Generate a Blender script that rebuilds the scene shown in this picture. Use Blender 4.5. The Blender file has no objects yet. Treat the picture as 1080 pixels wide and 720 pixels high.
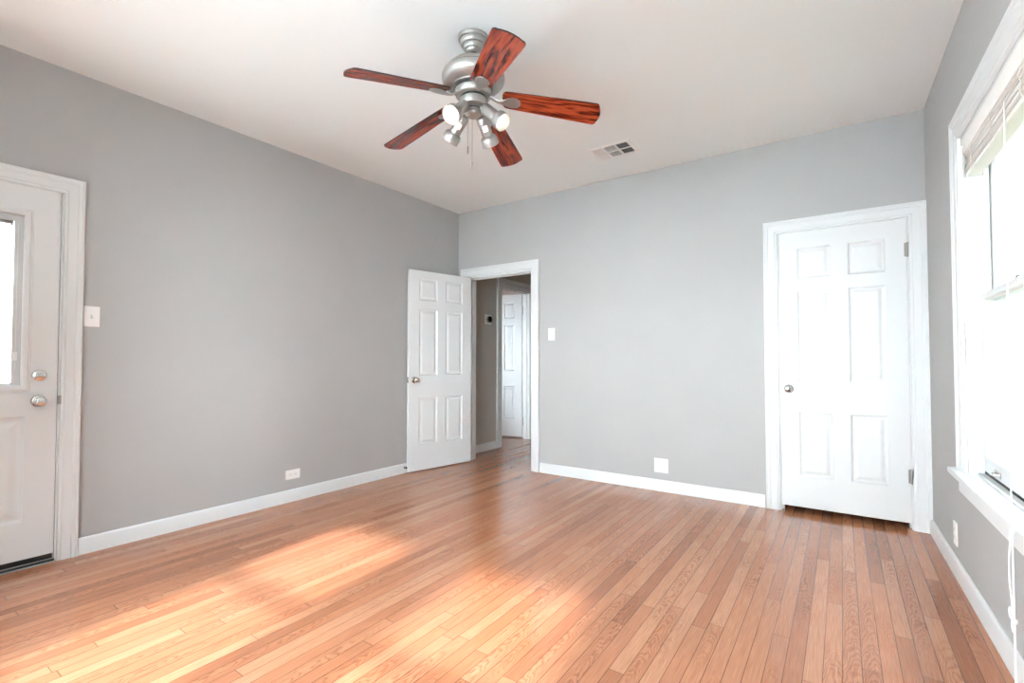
import bpy, bmesh, math, random
from mathutils import Matrix, Vector

random.seed(7)
C = bpy.context.scene.collection
S = bpy.context.scene

# ------------------------------------------------------------------ camera, sky, sun, exposure
H = 2.74            # ceiling height
W = 3.983           # back wall width
D = 4.40            # room depth
AL, AR = 0.0166, 0.0160   # the side walls spread a little towards the front
TH = 0.13           # wall thickness

yaw, pitch, roll = -0.6032, 0.0254, 0.0004
cam = bpy.data.cameras.new('camera')
cam_o = bpy.data.objects.new('camera', cam); C.objects.link(cam_o)
fw = Vector((math.sin(yaw)*math.cos(pitch), math.cos(yaw)*math.cos(pitch), math.sin(pitch)))
rt = Vector((math.cos(yaw), -math.sin(yaw), 0))
up = rt.cross(fw)
rt2 = rt*math.cos(roll) + up*math.sin(roll)
up2 = -rt*math.sin(roll) + up*math.cos(roll)
cam_o.matrix_world = Matrix(((rt2.x, up2.x, -fw.x, 3.5207), (rt2.y, up2.y, -fw.y, -4.0564), (rt2.z, up2.z, -fw.z, 1.1043), (0, 0, 0, 1)))
cam.sensor_width = 36.0
cam.lens = 504.789/1080*36.0
cam.shift_y = 6.3725/1080
cam.clip_start = 0.02
S.camera = cam_o

S.view_settings.view_transform = 'Standard'
S.view_settings.look = 'None'
S.view_settings.gamma = 1.0
S.view_settings.use_curve_mapping = False
S.view_settings.exposure = 1.24

wd = bpy.data.worlds.new('sky'); S.world = wd; wd.use_nodes = True
SKY_STRENGTH = 21.0
bg = wd.node_tree.nodes['Background']
bg.inputs[0].default_value = (0.83, 0.925, 1.0, 1)
bg.inputs[1].default_value = SKY_STRENGTH

SUN_EL, SUN_DX = math.radians(39.8), -0.145
sd = bpy.data.lights.new('sun', 'SUN'); sd.energy = 4.8; sd.angle = math.radians(3.2); sd.color = (1.0, 0.96, 1.0)
so = bpy.data.objects.new('sun', sd); C.objects.link(so)
hdir = Vector((SUN_DX, 1, 0)).normalized()
sdir = hdir*math.cos(SUN_EL) + Vector((0, 0, -math.sin(SUN_EL)))
so.rotation_euler = sdir.to_track_quat('-Z', 'Y').to_euler()
so.location = (3, -9, 6)

cy = S.cycles
cy.use_denoising = True
cy.max_bounces = 12; cy.diffuse_bounces = 8; cy.glossy_bounces = 6; cy.transparent_max_bounces = 16
cy.sample_clamp_indirect = 8.0
cy.caustics_reflective = False; cy.caustics_refractive = False

# ------------------------------------------------------------------ materials
def mat(name, col=(.8, .8, .8), rough=.5, metal=0.0, spec=.5, coat=0.0):
    m = bpy.data.materials.new(name); m.use_nodes = True
    b = m.node_tree.nodes['Principled BSDF']
    b.inputs['Base Color'].default_value = (*col, 1)
    b.inputs['Roughness'].default_value = rough
    b.inputs['Metallic'].default_value = metal
    b.inputs['Specular IOR Level'].default_value = spec
    b.inputs['Coat Weight'].default_value = coat
    return m

def nd(m, t, **kw):
    n = m.node_tree.nodes.new(t)
    for k, v in kw.items(): setattr(n, k, v)
    return n

def lk(m, a, b): m.node_tree.links.new(a, b)

def bumpy(m, scale, strength, dist=0.002, detail=3):
    b = m.node_tree.nodes['Principled BSDF']
    tc = nd(m, 'ShaderNodeTexCoord'); n = nd(m, 'ShaderNodeTexNoise'); n.inputs['Scale'].default_value = scale; n.inputs['Detail'].default_value = detail
    bp = nd(m, 'ShaderNodeBump'); bp.inputs['Strength'].default_value = strength; bp.inputs['Distance'].default_value = dist
    lk(m, tc.outputs['Object'], n.inputs['Vector']); lk(m, n.outputs['Fac'], bp.inputs['Height']); lk(m, bp.outputs['Normal'], b.inputs['Normal'])
    return m

def mottled(m, c1, c2, scale):
    b = m.node_tree.nodes['Principled BSDF']
    tc = nd(m, 'ShaderNodeTexCoord'); n = nd(m, 'ShaderNodeTexNoise'); n.inputs['Scale'].default_value = scale; n.inputs['Detail'].default_value = 4
    r = nd(m, 'ShaderNodeValToRGB'); r.color_ramp.elements[0].color = (*c1, 1); r.color_ramp.elements[1].color = (*c2, 1)
    r.color_ramp.elements[0].position = .3; r.color_ramp.elements[1].position = .7
    lk(m, tc.outputs['Object'], n.inputs['Vector']); lk(m, n.outputs['Fac'], r.inputs['Fac']); lk(m, r.outputs['Color'], b.inputs['Base Color'])
    return m

M = {}
M['wall'] = bumpy(mottled(mat('grey_wall_paint', rough=.6, spec=.3), (.415, .412, .404), (.432, .429, .421), 2.5), 160, .12)
M['ceiling'] = bumpy(mat('ceiling_paint', (.855, .885, .875), .8, spec=.2), 120, .1)
M['trim'] = bumpy(mat('white_trim_paint', (.715, .73, .73), .32), 60, .04)
M['door'] = bumpy(mat('white_door_paint', (.715, .73, .73), .3), 45, .04)
M['plate'] = mat('white_plastic', (.87, .86, .84), .3)
M['slot'] = mat('duct_shade', (.03, .03, .03), .6)
M['greyslot'] = mat('grey_slot', (.25, .24, .23), .6)
M['black'] = mat('black_rubber', (.012, .012, .012), .5)
M['chrome'] = bumpy(mat('satin_nickel', (.62, .60, .57), .22, 1.0), 30, .03)
M['hinge'] = mat('hinge_metal', (.36, .34, .31), .35, 1.0)
M['alum'] = mat('aluminium', (.6, .6, .59), .35, 1.0)
M['pewter'] = bumpy(mottled(mat('brushed_pewter', rough=.5, metal=1.0), (.42, .405, .38), (.50, .485, .46), 12), 90, .05)
M['pewter_dark'] = mat('dark_seam', (.02, .02, .02), .5)
M['channel'] = mat('grey_glazing_channel', (.62, .63, .63), .45)
M['blind'] = mat('blind_slats', (.90, .89, .86), .45)
M['cord'] = mat('blind_cord', (.86, .83, .79), .7)
M['tile'] = mat('outdoor_ground', (.56, .58, .59), .9)
M['siding_white'] = mat('white_siding', (.62, .62, .61), .6)
M['hallwall'] = bumpy(mat('hall_warm_light_paint', (.50, .465, .42), .6, spec=.3), 160, .12)  # warm lamplight tint put into the grey hall paint
M['dark'] = mat('closet_shade', (.05, .05, .05), .8)  # near-black colour stands for the shade inside the closed closet
M['thermo'] = mat('thermostat_black', (.01, .01, .012), .12)

def glass_mat():
    m = bpy.data.materials.new('window_glass'); m.use_nodes = True
    nt = m.node_tree; nt.nodes.remove(nt.nodes['Principled BSDF'])
    out = nt.nodes['Material Output']
    t = nd(m, 'ShaderNodeBsdfTransparent'); g = nd(m, 'ShaderNodeBsdfGlossy'); g.inputs['Roughness'].default_value = 0.0
    t.inputs[0].default_value = (.97, .985, .98, 1)
    lw = nd(m, 'ShaderNodeLayerWeight'); lw.inputs['Blend'].default_value = .5
    pw = nd(m, 'ShaderNodeMath', operation='POWER'); pw.inputs[1].default_value = 5.0; lk(m, lw.outputs['Facing'], pw.inputs[0])
    f = nd(m, 'ShaderNodeMath', operation='MULTIPLY_ADD'); f.inputs[1].default_value = .6; f.inputs[2].default_value = .03; lk(m, pw.outputs[0], f.inputs[0])
    x = nd(m, 'ShaderNodeMixShader')
    lk(m, f.outputs[0], x.inputs[0]); lk(m, t.outputs[0], x.inputs[1]); lk(m, g.outputs[0], x.inputs[2]); lk(m, x.outputs[0], out.inputs['Surface'])
    return m
M['glass'] = glass_mat()

def emis(name, col, s):
    m = bpy.data.materials.new(name); m.use_nodes = True
    b = m.node_tree.nodes['Principled BSDF']
    b.inputs['Base Color'].default_value = (.9, .9, .9, 1)
    b.inputs['Emission Color'].default_value = (*col, 1); b.inputs['Emission Strength'].default_value = s
    return m
M['bulb'] = emis('lit_bulb', (1.0, .88, .74), 1.7)
M['bulb_glow'] = emis('lamp_vent_glow', (1.0, .72, .58), 1.1)

def floor_mat():
    """strip oak: boards run along y, 57 mm wide, staggered random lengths"""
    m = bpy.data.materials.new('oak_strip_floor'); m.use_nodes = True
    b = m.node_tree.nodes['Principled BSDF']
    tc = nd(m, 'ShaderNodeTexCoord'); sp = nd(m, 'ShaderNodeSeparateXYZ'); lk(m, tc.outputs['Object'], sp.inputs[0])
    def mth(op, a, bb=None, c=None):
        n = nd(m, 'ShaderNodeMath', operation=op)
        for i, v in enumerate((a, bb, c)):
            if v is None: continue
            if isinstance(v, (int, float)): n.inputs[i].default_value = v
            else: lk(m, v, n.inputs[i])
        return n.outputs[0]
    BW = .0575
    u = mth('DIVIDE', sp.outputs['X'], BW); bi = mth('FLOOR', u); uf = mth('FRACT', u)
    wn = nd(m, 'ShaderNodeTexWhiteNoise', noise_dimensions='1D'); lk(m, bi, wn.inputs['W'])
    r1 = wn.outputs['Value']
    ln = mth('ADD', .85, mth('MULTIPLY', r1, 1.2))
    wn2 = nd(m, 'ShaderNodeTexWhiteNoise', noise_dimensions='1D'); lk(m, mth('ADD', bi, 71.3), wn2.inputs['W'])
    v = mth('ADD', mth('DIVIDE', sp.outputs['Y'], ln), mth('MULTIPLY', wn2.outputs['Value'], 9.0))
    vi = mth('FLOOR', v); vf = mth('FRACT', v)
    cmb = nd(m, 'ShaderNodeCombineXYZ'); lk(m, bi, cmb.inputs[0]); lk(m, vi, cmb.inputs[1])
    wn3 = nd(m, 'ShaderNodeTexWhiteNoise', noise_dimensions='2D'); lk(m, cmb.outputs[0], wn3.inputs['Vector'])
    brd = wn3.outputs['Value']
    sc = nd(m, 'ShaderNodeSeparateColor'); lk(m, wn3.outputs['Color'], sc.inputs[0])
    brd2 = sc.outputs['Green']; brd3 = sc.outputs['Blue']
    # board base colour
    cr = nd(m, 'ShaderNodeValToRGB'); lk(m, brd, cr.inputs['Fac'])
    els = cr.color_ramp.elements
    els[0].position = 0.0; els[0].color = (.285, .108, .052, 1)
    els[1].position = 1.0; els[1].color = (.440, .200, .108, 1)
    for p, c in ((.10, (.345, .132, .063)), (.5, (.390, .156, .078)), (.88, (.415, .178, .093))):
        e = els.new(p); e.color = (*c, 1)
    # fine straight grain, shifted per board
    gv = nd(m, 'ShaderNodeCombineXYZ')
    lk(m, mth('ADD', mth('MULTIPLY', sp.outputs['X'], 260), mth('MULTIPLY', brd, 97)), gv.inputs[0])
    lk(m, mth('ADD', mth('MULTIPLY', sp.outputs['Y'], 7.0), mth('MULTIPLY', brd2, 53)), gv.inputs[1])
    gn = nd(m, 'ShaderNodeTexNoise'); gn.inputs['Scale'].default_value = 1.0; gn.inputs['Detail'].default_value = 5; gn.inputs['Roughness'].default_value = .6
    lk(m, gv.outputs[0], gn.inputs['Vector'])
    # cathedral figure: nested arches along the board, broken up by noise
    wv = nd(m, 'ShaderNodeCombineXYZ')
    lk(m, mth('ADD', mth('MULTIPLY', uf, 1.6), mth('MULTIPLY', brd2, 17)), wv.inputs[0])
    lk(m, mth('ADD', mth('MULTIPLY', sp.outputs['Y'], 9.0), mth('MULTIPLY', brd3, 31)), wv.inputs[1])
    wn4 = nd(m, 'ShaderNodeTexNoise'); wn4.inputs['Scale'].default_value = 1.0; wn4.inputs['Detail'].default_value = 2.0
    lk(m, wv.outputs[0], wn4.inputs['Vector'])
    cx = mth('ADD', mth('SUBTRACT', uf, .5), mth('MULTIPLY', mth('SUBTRACT', brd2, .5), .8))
    fld = mth('ADD', mth('ADD', mth('MULTIPLY', sp.outputs['Y'], 16.0), mth('MULTIPLY', mth('MULTIPLY', cx, cx), 7.5)), mth('MULTIPLY', wn4.outputs['Fac'], 4.5))
    ring = mth('POWER', mth('MULTIPLY', mth('ADD', mth('SINE', mth('MULTIPLY', fld, 6.283)), 1.0), .5), 2.2)
    wm = nd(m, 'ShaderNodeCombineXYZ'); lk(m, mth('MULTIPLY', bi, 3.7), wm.inputs[0]); lk(m, mth('MULTIPLY', sp.outputs['Y'], 1.1), wm.inputs[1])
    wn5 = nd(m, 'ShaderNodeTexNoise'); wn5.inputs['Scale'].default_value = 1.0; wn5.inputs['Detail'].default_value = 0.0; lk(m, wm.outputs[0], wn5.inputs['Vector'])
    msk = nd(m, 'ShaderNodeMapRange'); lk(m, wn5.outputs['Fac'], msk.inputs['Value']); msk.inputs['From Min'].default_value = .47; msk.inputs['From Max'].default_value = .60
    figured = mth('MULTIPLY', ring, msk.outputs[0])
    gmix = mth('ADD', mth('MULTIPLY', mth('SUBTRACT', gn.outputs['Fac'], .5), 1.0), mth('MULTIPLY', figured, -.30))
    val = mth('ADD', 1.04, gmix)
    mx = nd(m, 'ShaderNodeMix', data_type='RGBA', blend_type='MULTIPLY'); mx.inputs[0].default_value = 1.0
    gc = nd(m, 'ShaderNodeCombineColor'); lk(m, val, gc.inputs[0]); lk(m, mth('POWER', val, 1.25), gc.inputs[1]); lk(m, mth('POWER', val, 1.45), gc.inputs[2])
    lk(m, cr.outputs['Color'], mx.inputs[6]); lk(m, gc.outputs[0], mx.inputs[7])
    # gaps
    e1 = mth('MINIMUM', uf, mth('SUBTRACT', 1.0, uf)); e2 = mth('MULTIPLY', mth('MINIMUM', vf, mth('SUBTRACT', 1.0, vf)), mth('DIVIDE', ln, BW))
    ed = mth('MINIMUM', e1, e2)
    gap = nd(m, 'ShaderNodeMapRange'); lk(m, ed, gap.inputs['Value']); gap.inputs['From Min'].default_value = .008; gap.inputs['From Max'].default_value = .030
    mx2 = nd(m, 'ShaderNodeMix', data_type='RGBA'); lk(m, gap.outputs[0], mx2.inputs[0]); mx2.inputs[6].default_value = (.085, .035, .016, 1); lk(m, mx.outputs[2], mx2.inputs[7])
    lk(m, mx2.outputs[2], b.inputs['Base Color'])
    bp = nd(m, 'ShaderNodeBump'); bp.inputs['Strength'].default_value = .12; bp.inputs['Distance'].default_value = .001
    hh = mth('ADD', gap.outputs[0], mth('MULTIPLY', brd2, .18)); hh = mth('ADD', hh, mth('MULTIPLY', gn.outputs['Fac'], .06))
    lk(m, hh, bp.inputs['Height']); lk(m, bp.outputs['Normal'], b.inputs['Normal'])
    rr = nd(m, 'ShaderNodeMapRange'); lk(m, gn.outputs['Fac'], rr.inputs['Value']); rr.inputs['To Min'].default_value = .07; rr.inputs['To Max'].default_value = .11
    lk(m, rr.outputs[0], b.inputs['Roughness'])
    b.inputs['Specular IOR Level'].default_value = .45
    b.inputs['Coat Weight'].default_value = .18; b.inputs['Coat Roughness'].default_value = .06
    return m
M['floor'] = floor_mat()

def blade_mat():
    m = bpy.data.materials.new('rosewood_blade'); m.use_nodes = True
    b = m.node_tree.nodes['Principled BSDF']
    tc = nd(m, 'ShaderNodeTexCoord'); mp = nd(m, 'ShaderNodeMapping'); mp.inputs['Scale'].default_value = (2.2, 19, 1)
    oi = nd(m, 'ShaderNodeObjectInfo'); ad = nd(m, 'ShaderNodeVectorMath', operation='ADD')
    cb = nd(m, 'ShaderNodeCombineXYZ'); ml = nd(m, 'ShaderNodeMath', operation='MULTIPLY'); ml.inputs[1].default_value = 40
    lk(m, oi.outputs['Random'], ml.inputs[0]); lk(m, ml.outputs[0], cb.inputs[0]); lk(m, ml.outputs[0], cb.inputs[1])
    lk(m, tc.outputs['Object'], mp.inputs[0]); lk(m, mp.outputs[0], ad.inputs[0]); lk(m, cb.outputs[0], ad.inputs[1])
    n1 = nd(m, 'ShaderNodeTexNoise'); n1.inputs['Scale'].default_value = 1.3; n1.inputs['Detail'].default_value = 2; n1.inputs['Distortion'].default_value = .4
    lk(m, ad.outputs[0], n1.inputs[0])
    s = nd(m, 'ShaderNodeMath', operation='MULTIPLY'); s.inputs[1].default_value = 26; lk(m, n1.outputs['Fac'], s.inputs[0])
    sn = nd(m, 'ShaderNodeMath', operation='SINE'); lk(m, s.outputs[0], sn.inputs[0])
    n2 = nd(m, 'ShaderNodeTexNoise'); n2.inputs['Scale'].default_value = 9; n2.inputs['Detail'].default_value = 4; lk(m, ad.outputs[0], n2.inputs[0])
    a2 = nd(m, 'ShaderNodeMath', operation='MULTIPLY_ADD'); a2.inputs[1].default_value = .32; a2.inputs[2].default_value = .18; lk(m, sn.outputs[0], a2.inputs[0])
    a3 = nd(m, 'ShaderNodeMath', operation='MULTIPLY_ADD'); a3.inputs[1].default_value = .75; lk(m, n2.outputs['Fac'], a3.inputs[0]); lk(m, a2.outputs[0], a3.inputs[2])
    cr = nd(m, 'ShaderNodeValToRGB'); lk(m, a3.outputs[0], cr.inputs[0])
    e = cr.color_ramp.elements
    e[0].position = .12; e[0].color = (.012, .003, .002, 1); e[1].position = .95; e[1].color = (.38, .060, .022, 1)
    x = e.new(.42); x.color = (.165, .018, .007, 1)
    lk(m, cr.outputs[0], b.inputs['Base Color'])
    b.inputs['Roughness'].default_value = .24; b.inputs['Specular IOR Level'].default_value = .3; b.inputs['Coat Weight'].default_value = .15; b.inputs['Coat Roughness'].default_value = .08
    return m
M['blade'] = blade_mat()
M['blade_edge'] = mat('dark_blade_edge', (.012, .006, .005), .35)

# ------------------------------------------------------------------ mesh helpers
def obj(name, bm, m, parent=None, mw=None, smooth=False, angle=35):
    """link a bmesh as ONE mesh object. m: a material or list; mw: matrix of a top-level object"""
    bmesh.ops.recalc_face_normals(bm, faces=bm.faces)
    me = bpy.data.meshes.new(name); bm.to_mesh(me); bm.free()
    for k in (m if isinstance(m, (list, tuple)) else [m]): me.materials.append(k)
    if smooth:
        me.polygons.foreach_set('use_smooth', [True]*len(me.polygons))
        me.set_sharp_from_angle(angle=math.radians(angle))
    o = bpy.data.objects.new(name, me); C.objects.link(o)
    if parent: o.parent = parent
    if mw is not None:
        if parent: o.matrix_local = mw
        else: o.matrix_world = mw
    return o

def empty(name, mw):
    o = bpy.data.objects.new(name, None); C.objects.link(o); o.empty_display_size = .1
    o.matrix_world = mw
    return o

def tag(o, label=None, cat=None, group=None, kind=None):
    if label: o['label'] = label
    if cat: o['category'] = cat
    if group: o['group'] = group
    if kind: o['kind'] = kind
    return o

def box(bm, x0, x1, y0, y1, z0, z1, bev=0.0, seg=2):
    t = bmesh.new()
    bmesh.ops.create_cube(t, size=1.0)
    for v in t.verts:
        v.co = Vector((x0+(v.co.x+.5)*(x1-x0), y0+(v.co.y+.5)*(y1-y0), z0+(v.co.z+.5)*(z1-z0)))
    if bev > 0: bmesh.ops.bevel(t, geom=t.edges[:], offset=bev, segments=seg, affect='EDGES', profile=.7)
    merge(bm, t)

def merge(bm, t, mw=None, mi=None):
    me = bpy.data.meshes.new('tmp'); 
    if mw is not None: t.transform(mw)
    if mi is not None:
        for f in t.faces: f.material_index = mi
    t.to_mesh(me); t.free(); bm.from_mesh(me); bpy.data.meshes.remove(me)

def lathe(bm, prof, seg=32, mw=None, mi=None, cap=True):
    """prof: (radius, height) along +z"""
    t = bmesh.new(); rings = []
    for r, z in prof:
        if r < 1e-6: rings.append([t.verts.new((0, 0, z))])
        else: rings.append([t.verts.new((r*math.cos(2*math.pi*i/seg), r*math.sin(2*math.pi*i/seg), z)) for i in range(seg)])
    for a, b in zip(rings, rings[1:]):
        if len(a) == 1 and len(b) == 1: continue
        for i in range(seg):
            j = (i+1) % seg
            if len(a) == 1: t.faces.new((a[0], b[i], b[j]))
            elif len(b) == 1: t.faces.new((a[i], a[j], b[0]))
            else: t.faces.new((a[i], a[j], b[j], b[i]))
    if cap:
        for rg in (rings[0], rings[-1]):
            if len(rg) > 2: t.faces.new(rg)
    merge(bm, t, mw, mi)

def tube(bm, pts, r, seg=8, closed=False, mi=None):
    t = bmesh.new(); pts = [Vector(p) for p in pts]; rings = []
    n = len(pts); ref = None
    for i, p in enumerate(pts):
        d = (pts[min(i+1, n-1)] - pts[max(i-1, 0)]).normalized()
        if ref is None: ref = d.orthogonal().normalized()
        ref = (ref - d*ref.dot(d)).normalized(); bb = d.cross(ref)
        rr = r[i] if isinstance(r, (list, tuple)) else r
        rings.append([t.verts.new(p + (ref*math.cos(2*math.pi*k/seg) + bb*math.sin(2*math.pi*k/seg))*rr) for k in range(seg)])
    for a, b in zip(rings, rings[1:]):
        for k in range(seg): t.faces.new((a[k], a[(k+1) % seg], b[(k+1) % seg], b[k]))
    t.faces.new(rings[0]); t.faces.new(rings[-1])
    merge(bm, t, None, mi)

def sweep(bm, path, prof, closed=False):
    """mitred moulding in the x-z plane. path: (x,z) of the inner edge; prof: (u outward from path, d depth towards -y)"""
    n = len(path); P = [Vector(p) for p in path]; offs = []
    for i in range(n):
        ds = []
        if i > 0 or closed: ds.append((P[i]-P[i-1]).normalized())
        if i < n-1 or closed: ds.append((P[(i+1) % n]-P[i]).normalized())
        ns = [Vector((-d.y, d.x)) for d in ds]
        if len(ns) == 1: o = ns[0]
        else:
            s = ns[0]+ns[1]; o = s/(s.dot(ns[0]))
        offs.append(o)
    rows = [[bm.verts.new((p.x+o.x*u, -d, p.y+o.y*u)) for u, d in prof] for p, o in zip(P, offs)]
    m = len(prof); rng = range(n) if closed else range(n-1)
    for i in rng:
        a, b = rows[i], rows[(i+1) % n]
        for k in range(m-1): bm.faces.new((a[k], a[k+1], b[k+1], b[k]))
        bm.faces.new((a[m-1], a[0], b[0], b[m-1]))
    if not closed:
        bm.faces.new(rows[0]); bm.faces.new(rows[-1])

def axis(z, loc=(0, 0, 0)):
    """matrix whose local +z points along z"""
    q = Vector(z).to_track_quat('Z', 'Y')
    return Matrix.Translation(Vector(loc)) @ q.to_matrix().to_4x4()

def frame(origin, xdir, ydir):
    x, y = Vector(xdir).normalized(), Vector(ydir).normalized()
    return Matrix(((x.x, y.x, 0, origin[0]), (x.y, y.y, 0, origin[1]), (0, 0, 1, origin[2] if len(origin) > 2 else 0), (0, 0, 0, 1)))

# local frames of the walls: x to the right when facing the wall, y into the wall, z up
FB = frame((0, 0), (1, 0, 0), (0, 1, 0))                  # back: x = world x
FL = frame((0, 0), (AL, 1, 0), (-1, AL, 0))               # left: x = -(distance from the back corner)
FR = frame((W, 0), (AR, -1, 0), (1, AR, 0))               # right: x = distance from the back corner
FF = frame((0, -D), (-1, 0, 0), (0, -1, 0))               # front: x = -world x
def at(F, x=0, y=0, z=0, rz=0): return F @ Matrix.Translation((x, y, z)) @ Matrix.Rotation(rz, 4, 'Z')

def wall(name, F, x0, x1, z1, holes, m, th=TH, label=None):
    """solid wall with rectangular openings cut through it (reveals are real thickness)"""
    xs = sorted({x0, x1, *[h[0] for h in holes], *[h[1] for h in holes]})
    zs = sorted({0.0, z1, *[h[2] for h in holes], *[h[3] for h in holes]})
    def solid(i, j):
        if i < 0 or j < 0 or i >= len(xs)-1 or j >= len(zs)-1: return False
        cx, cz = (xs[i]+xs[i+1])/2, (zs[j]+zs[j+1])/2
        return not any(h[0] < cx < h[1] and h[2] < cz < h[3] for h in holes)
    bm = bmesh.new(); vd = {}
    def V(i, j, k):
        if (i, j, k) not in vd: vd[(i, j, k)] = bm.verts.new((xs[i], th*k, zs[j]))
        return vd[(i, j, k)]
    for i in range(len(xs)-1):
        for j in range(len(zs)-1):
            if not solid(i, j): continue
            for k in (0, 1): bm.faces.new((V(i, j, k), V(i+1, j, k), V(i+1, j+1, k), V(i, j+1, k)))
            for (di, dj, a, b) in ((-1, 0, (i, j), (i, j+1)), (1, 0, (i+1, j), (i+1, j+1)), (0, -1, (i, j), (i+1, j)), (0, 1, (i, j+1), (i+1, j+1))):
                if not solid(i+di, j+dj): bm.faces.new((V(*a, 0), V(*b, 0), V(*b, 1), V(*a, 1)))
    return tag(obj(name, bm, m, mw=F), label, 'wall' if label else None, kind='structure')

# ------------------------------------------------------------------ the room shell
bm = bmesh.new(); box(bm, -3.2, W+.35, -D-.25, 3.3, -.12, 0)
tag(obj('floor', bm, M['floor']), 'glossy oak strip floor with sun patches, boards running towards the back wall', 'floor', kind='structure')
bm = bmesh.new(); box(bm, -3.2, W+.35, -D-.25, 3.3, H, H+.15)
tag(obj('ceiling', bm, M['ceiling']), 'plain off-white painted ceiling', 'ceiling', kind='structure')

DOOR_H = 2.037
EXT_X0, EXT_X1 = -4.234, -3.2785          # opening of the exterior door in the left wall
HALL_X0, HALL_X1 = .130, .975            # doorway to the hall
CLO_X0, CLO_X1 = 3.125, 3.903            # closet doorway
wall('wall_left', FL, -D-.1, 0, H, [(EXT_X0, EXT_X1, 0, DOOR_H+.012)], M['wall'], label='grey painted wall with the glazed exterior door')
wall('wall_back', FB, -.13, W+.13, H, [(HALL_X0, HALL_X1, 0, 2.012), (CLO_X0, CLO_X1, 0, DOOR_H+.012)], M['wall'], label='grey painted back wall with the hall doorway and closet door')
WX0, WX1, WZ0, WZ1 = 1.0, 1.99, .575, 2.155
wall('wall_right', FR, 0, D+.1, H, [(WX0, WX1, WZ0, WZ1)], M['wall'], label='grey painted wall with the window and raised blind')
FWIN = [(-1.86, -1.06), (-3.0, -2.2)]    # two windows behind the camera let the sun in
wall('wall_front', FF, -W-.2, .2, H, [(a, b, WZ0, WZ1) for a, b in FWIN], M['wall'], label='grey painted wall behind the camera with two windows')

# ------------------------------------------------------------------ trims
CAS = [(0, .004), (.004, .012), (.018, .013), (.022, .017), (.066, .017), (.070, .021), (.078, .0225), (.086, .021), (.090, .024), (.098, .024), (.100, .021), (.100, 0.0), (0, 0.0)]
def casing(name, F, x0, x1, z1, label, reveal=.004, zb=0.0, scale=1.0, parent=None):
    bm = bmesh.new(); prof = [(u*scale, d) for u, d in CAS]
    sweep(bm, [(x0-reveal, zb), (x0-reveal, z1+reveal), (x1+reveal, z1+reveal), (x1+reveal, zb)], prof)
    o = obj(name, bm, M['trim'], parent=parent, mw=None if parent else F, smooth=True, angle=25)
    if not parent: tag(o, label, 'door trim', kind='structure')
    return o
casing('trim_1', FL, EXT_X0, EXT_X1, DOOR_H+.008, 'white moulded casing around the exterior door', scale=.875, reveal=-.012)
casing('trim_2', FB, HALL_X0, HALL_X1, 2.020, 'white moulded casing around the doorway into the hall', reveal=-.012, scale=.95)
def closet_casing():
    bm = bmesh.new()
    sweep(bm, [(CLO_X0+.012, 0), (CLO_X0+.012, DOOR_H+.004), (CLO_X1-.012, DOOR_H+.004), (CLO_X1-.012, 0)], [(u*.94, d) for u, d in CAS])
    return tag(obj('trim_3', bm, M['trim'], mw=FB, smooth=True, angle=25), 'white moulded casing around the closed closet door', 'door trim', kind='structure')
closet_casing()

BASE = [(0, 0), (.094, 0), (.094, .006), (.088, .011), (.080, .0135), (0, .0145)]   # (z, d)
def baseboard(name, F, segs, label, m=None):
    bm = bmesh.new()
    for x0, x1 in segs:
        a = [bm.verts.new((x0, -d, z)) for z, d in BASE]; b = [bm.verts.new((x1, -d, z)) for z, d in BASE]
        n = len(BASE)
        for k in range(n): bm.faces.new((a[k], a[(k+1) % n], b[(k+1) % n], b[k]))
        bm.faces.new(a); bm.faces.new(b)
    return tag(obj(name, bm, m or M['trim'], mw=F, smooth=True, angle=30), label, 'baseboard', kind='structure')
baseboard('baseboard_left', FL, [(-3.202, -.0)], 'white baseboard along the left grey wall')
baseboard('baseboard_back', FB, [(.0, .048), (1.068, 3.036)], 'white baseboard between the hall doorway and the closet door')
baseboard('baseboard_right', FR, [(.016, D)], 'white baseboard under the window')
baseboard('baseboard_front', FF, [(-W-.06, .06)], 'white baseboard behind the camera')

def jamb(name, F, x0, x1, z1, th, label, stop=None):
    bm = bmesh.new(); t = .018
    box(bm, x0, x0+t, 0, th, 0, z1); box(bm, x1-t, x1, 0, th, 0, z1); box(bm, x0, x1, 0, th, z1-t, z1)
    if stop is not None:
        box(bm, x0+t, x0+t+.011, stop, stop+.035, 0, z1-t, .002); box(bm, x1-t-.011, x1-t, stop, stop+.035, 0, z1-t, .002); box(bm, x0+t, x1-t, stop, stop+.035, z1-t-.011, z1-t, .002)
    return tag(obj(name, bm, M['trim'], mw=F), label, 'door jamb', kind='structure')
jamb('trim_4', FB, HALL_X0, HALL_X1, 2.012, TH, 'white jamb lining the open hall doorway', stop=.042)
jamb('trim_5', FB, CLO_X0, CLO_X1, DOOR_H+.012, TH, 'white jamb around the closet door', stop=.042)
jamb('trim_6', FL, EXT_X0, EXT_X1, DOOR_H+.012, TH, 'white jamb around the exterior door', stop=.052)

# ------------------------------------------------------------------ panel doors
def panel_rings(bm, x0, x1, z0, z1, y, sgn, prof):
    """rectangular moulded panel: nested rings (inset, depth); sgn +1 = sinks towards +y"""
    prev = None
    for ins, d in prof:
        r = [bm.verts.new(p) for p in ((x0+ins, y+sgn*d, z0+ins), (x1-ins, y+sgn*d, z0+ins), (x1-ins, y+sgn*d, z1-ins), (x0+ins, y+sgn*d, z1-ins))]
        if prev:
            for k in range(4): bm.faces.new((prev[k], prev[(k+1) % 4], r[(k+1) % 4], r[k]))
        prev = r
    bm.faces.new(prev)

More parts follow.
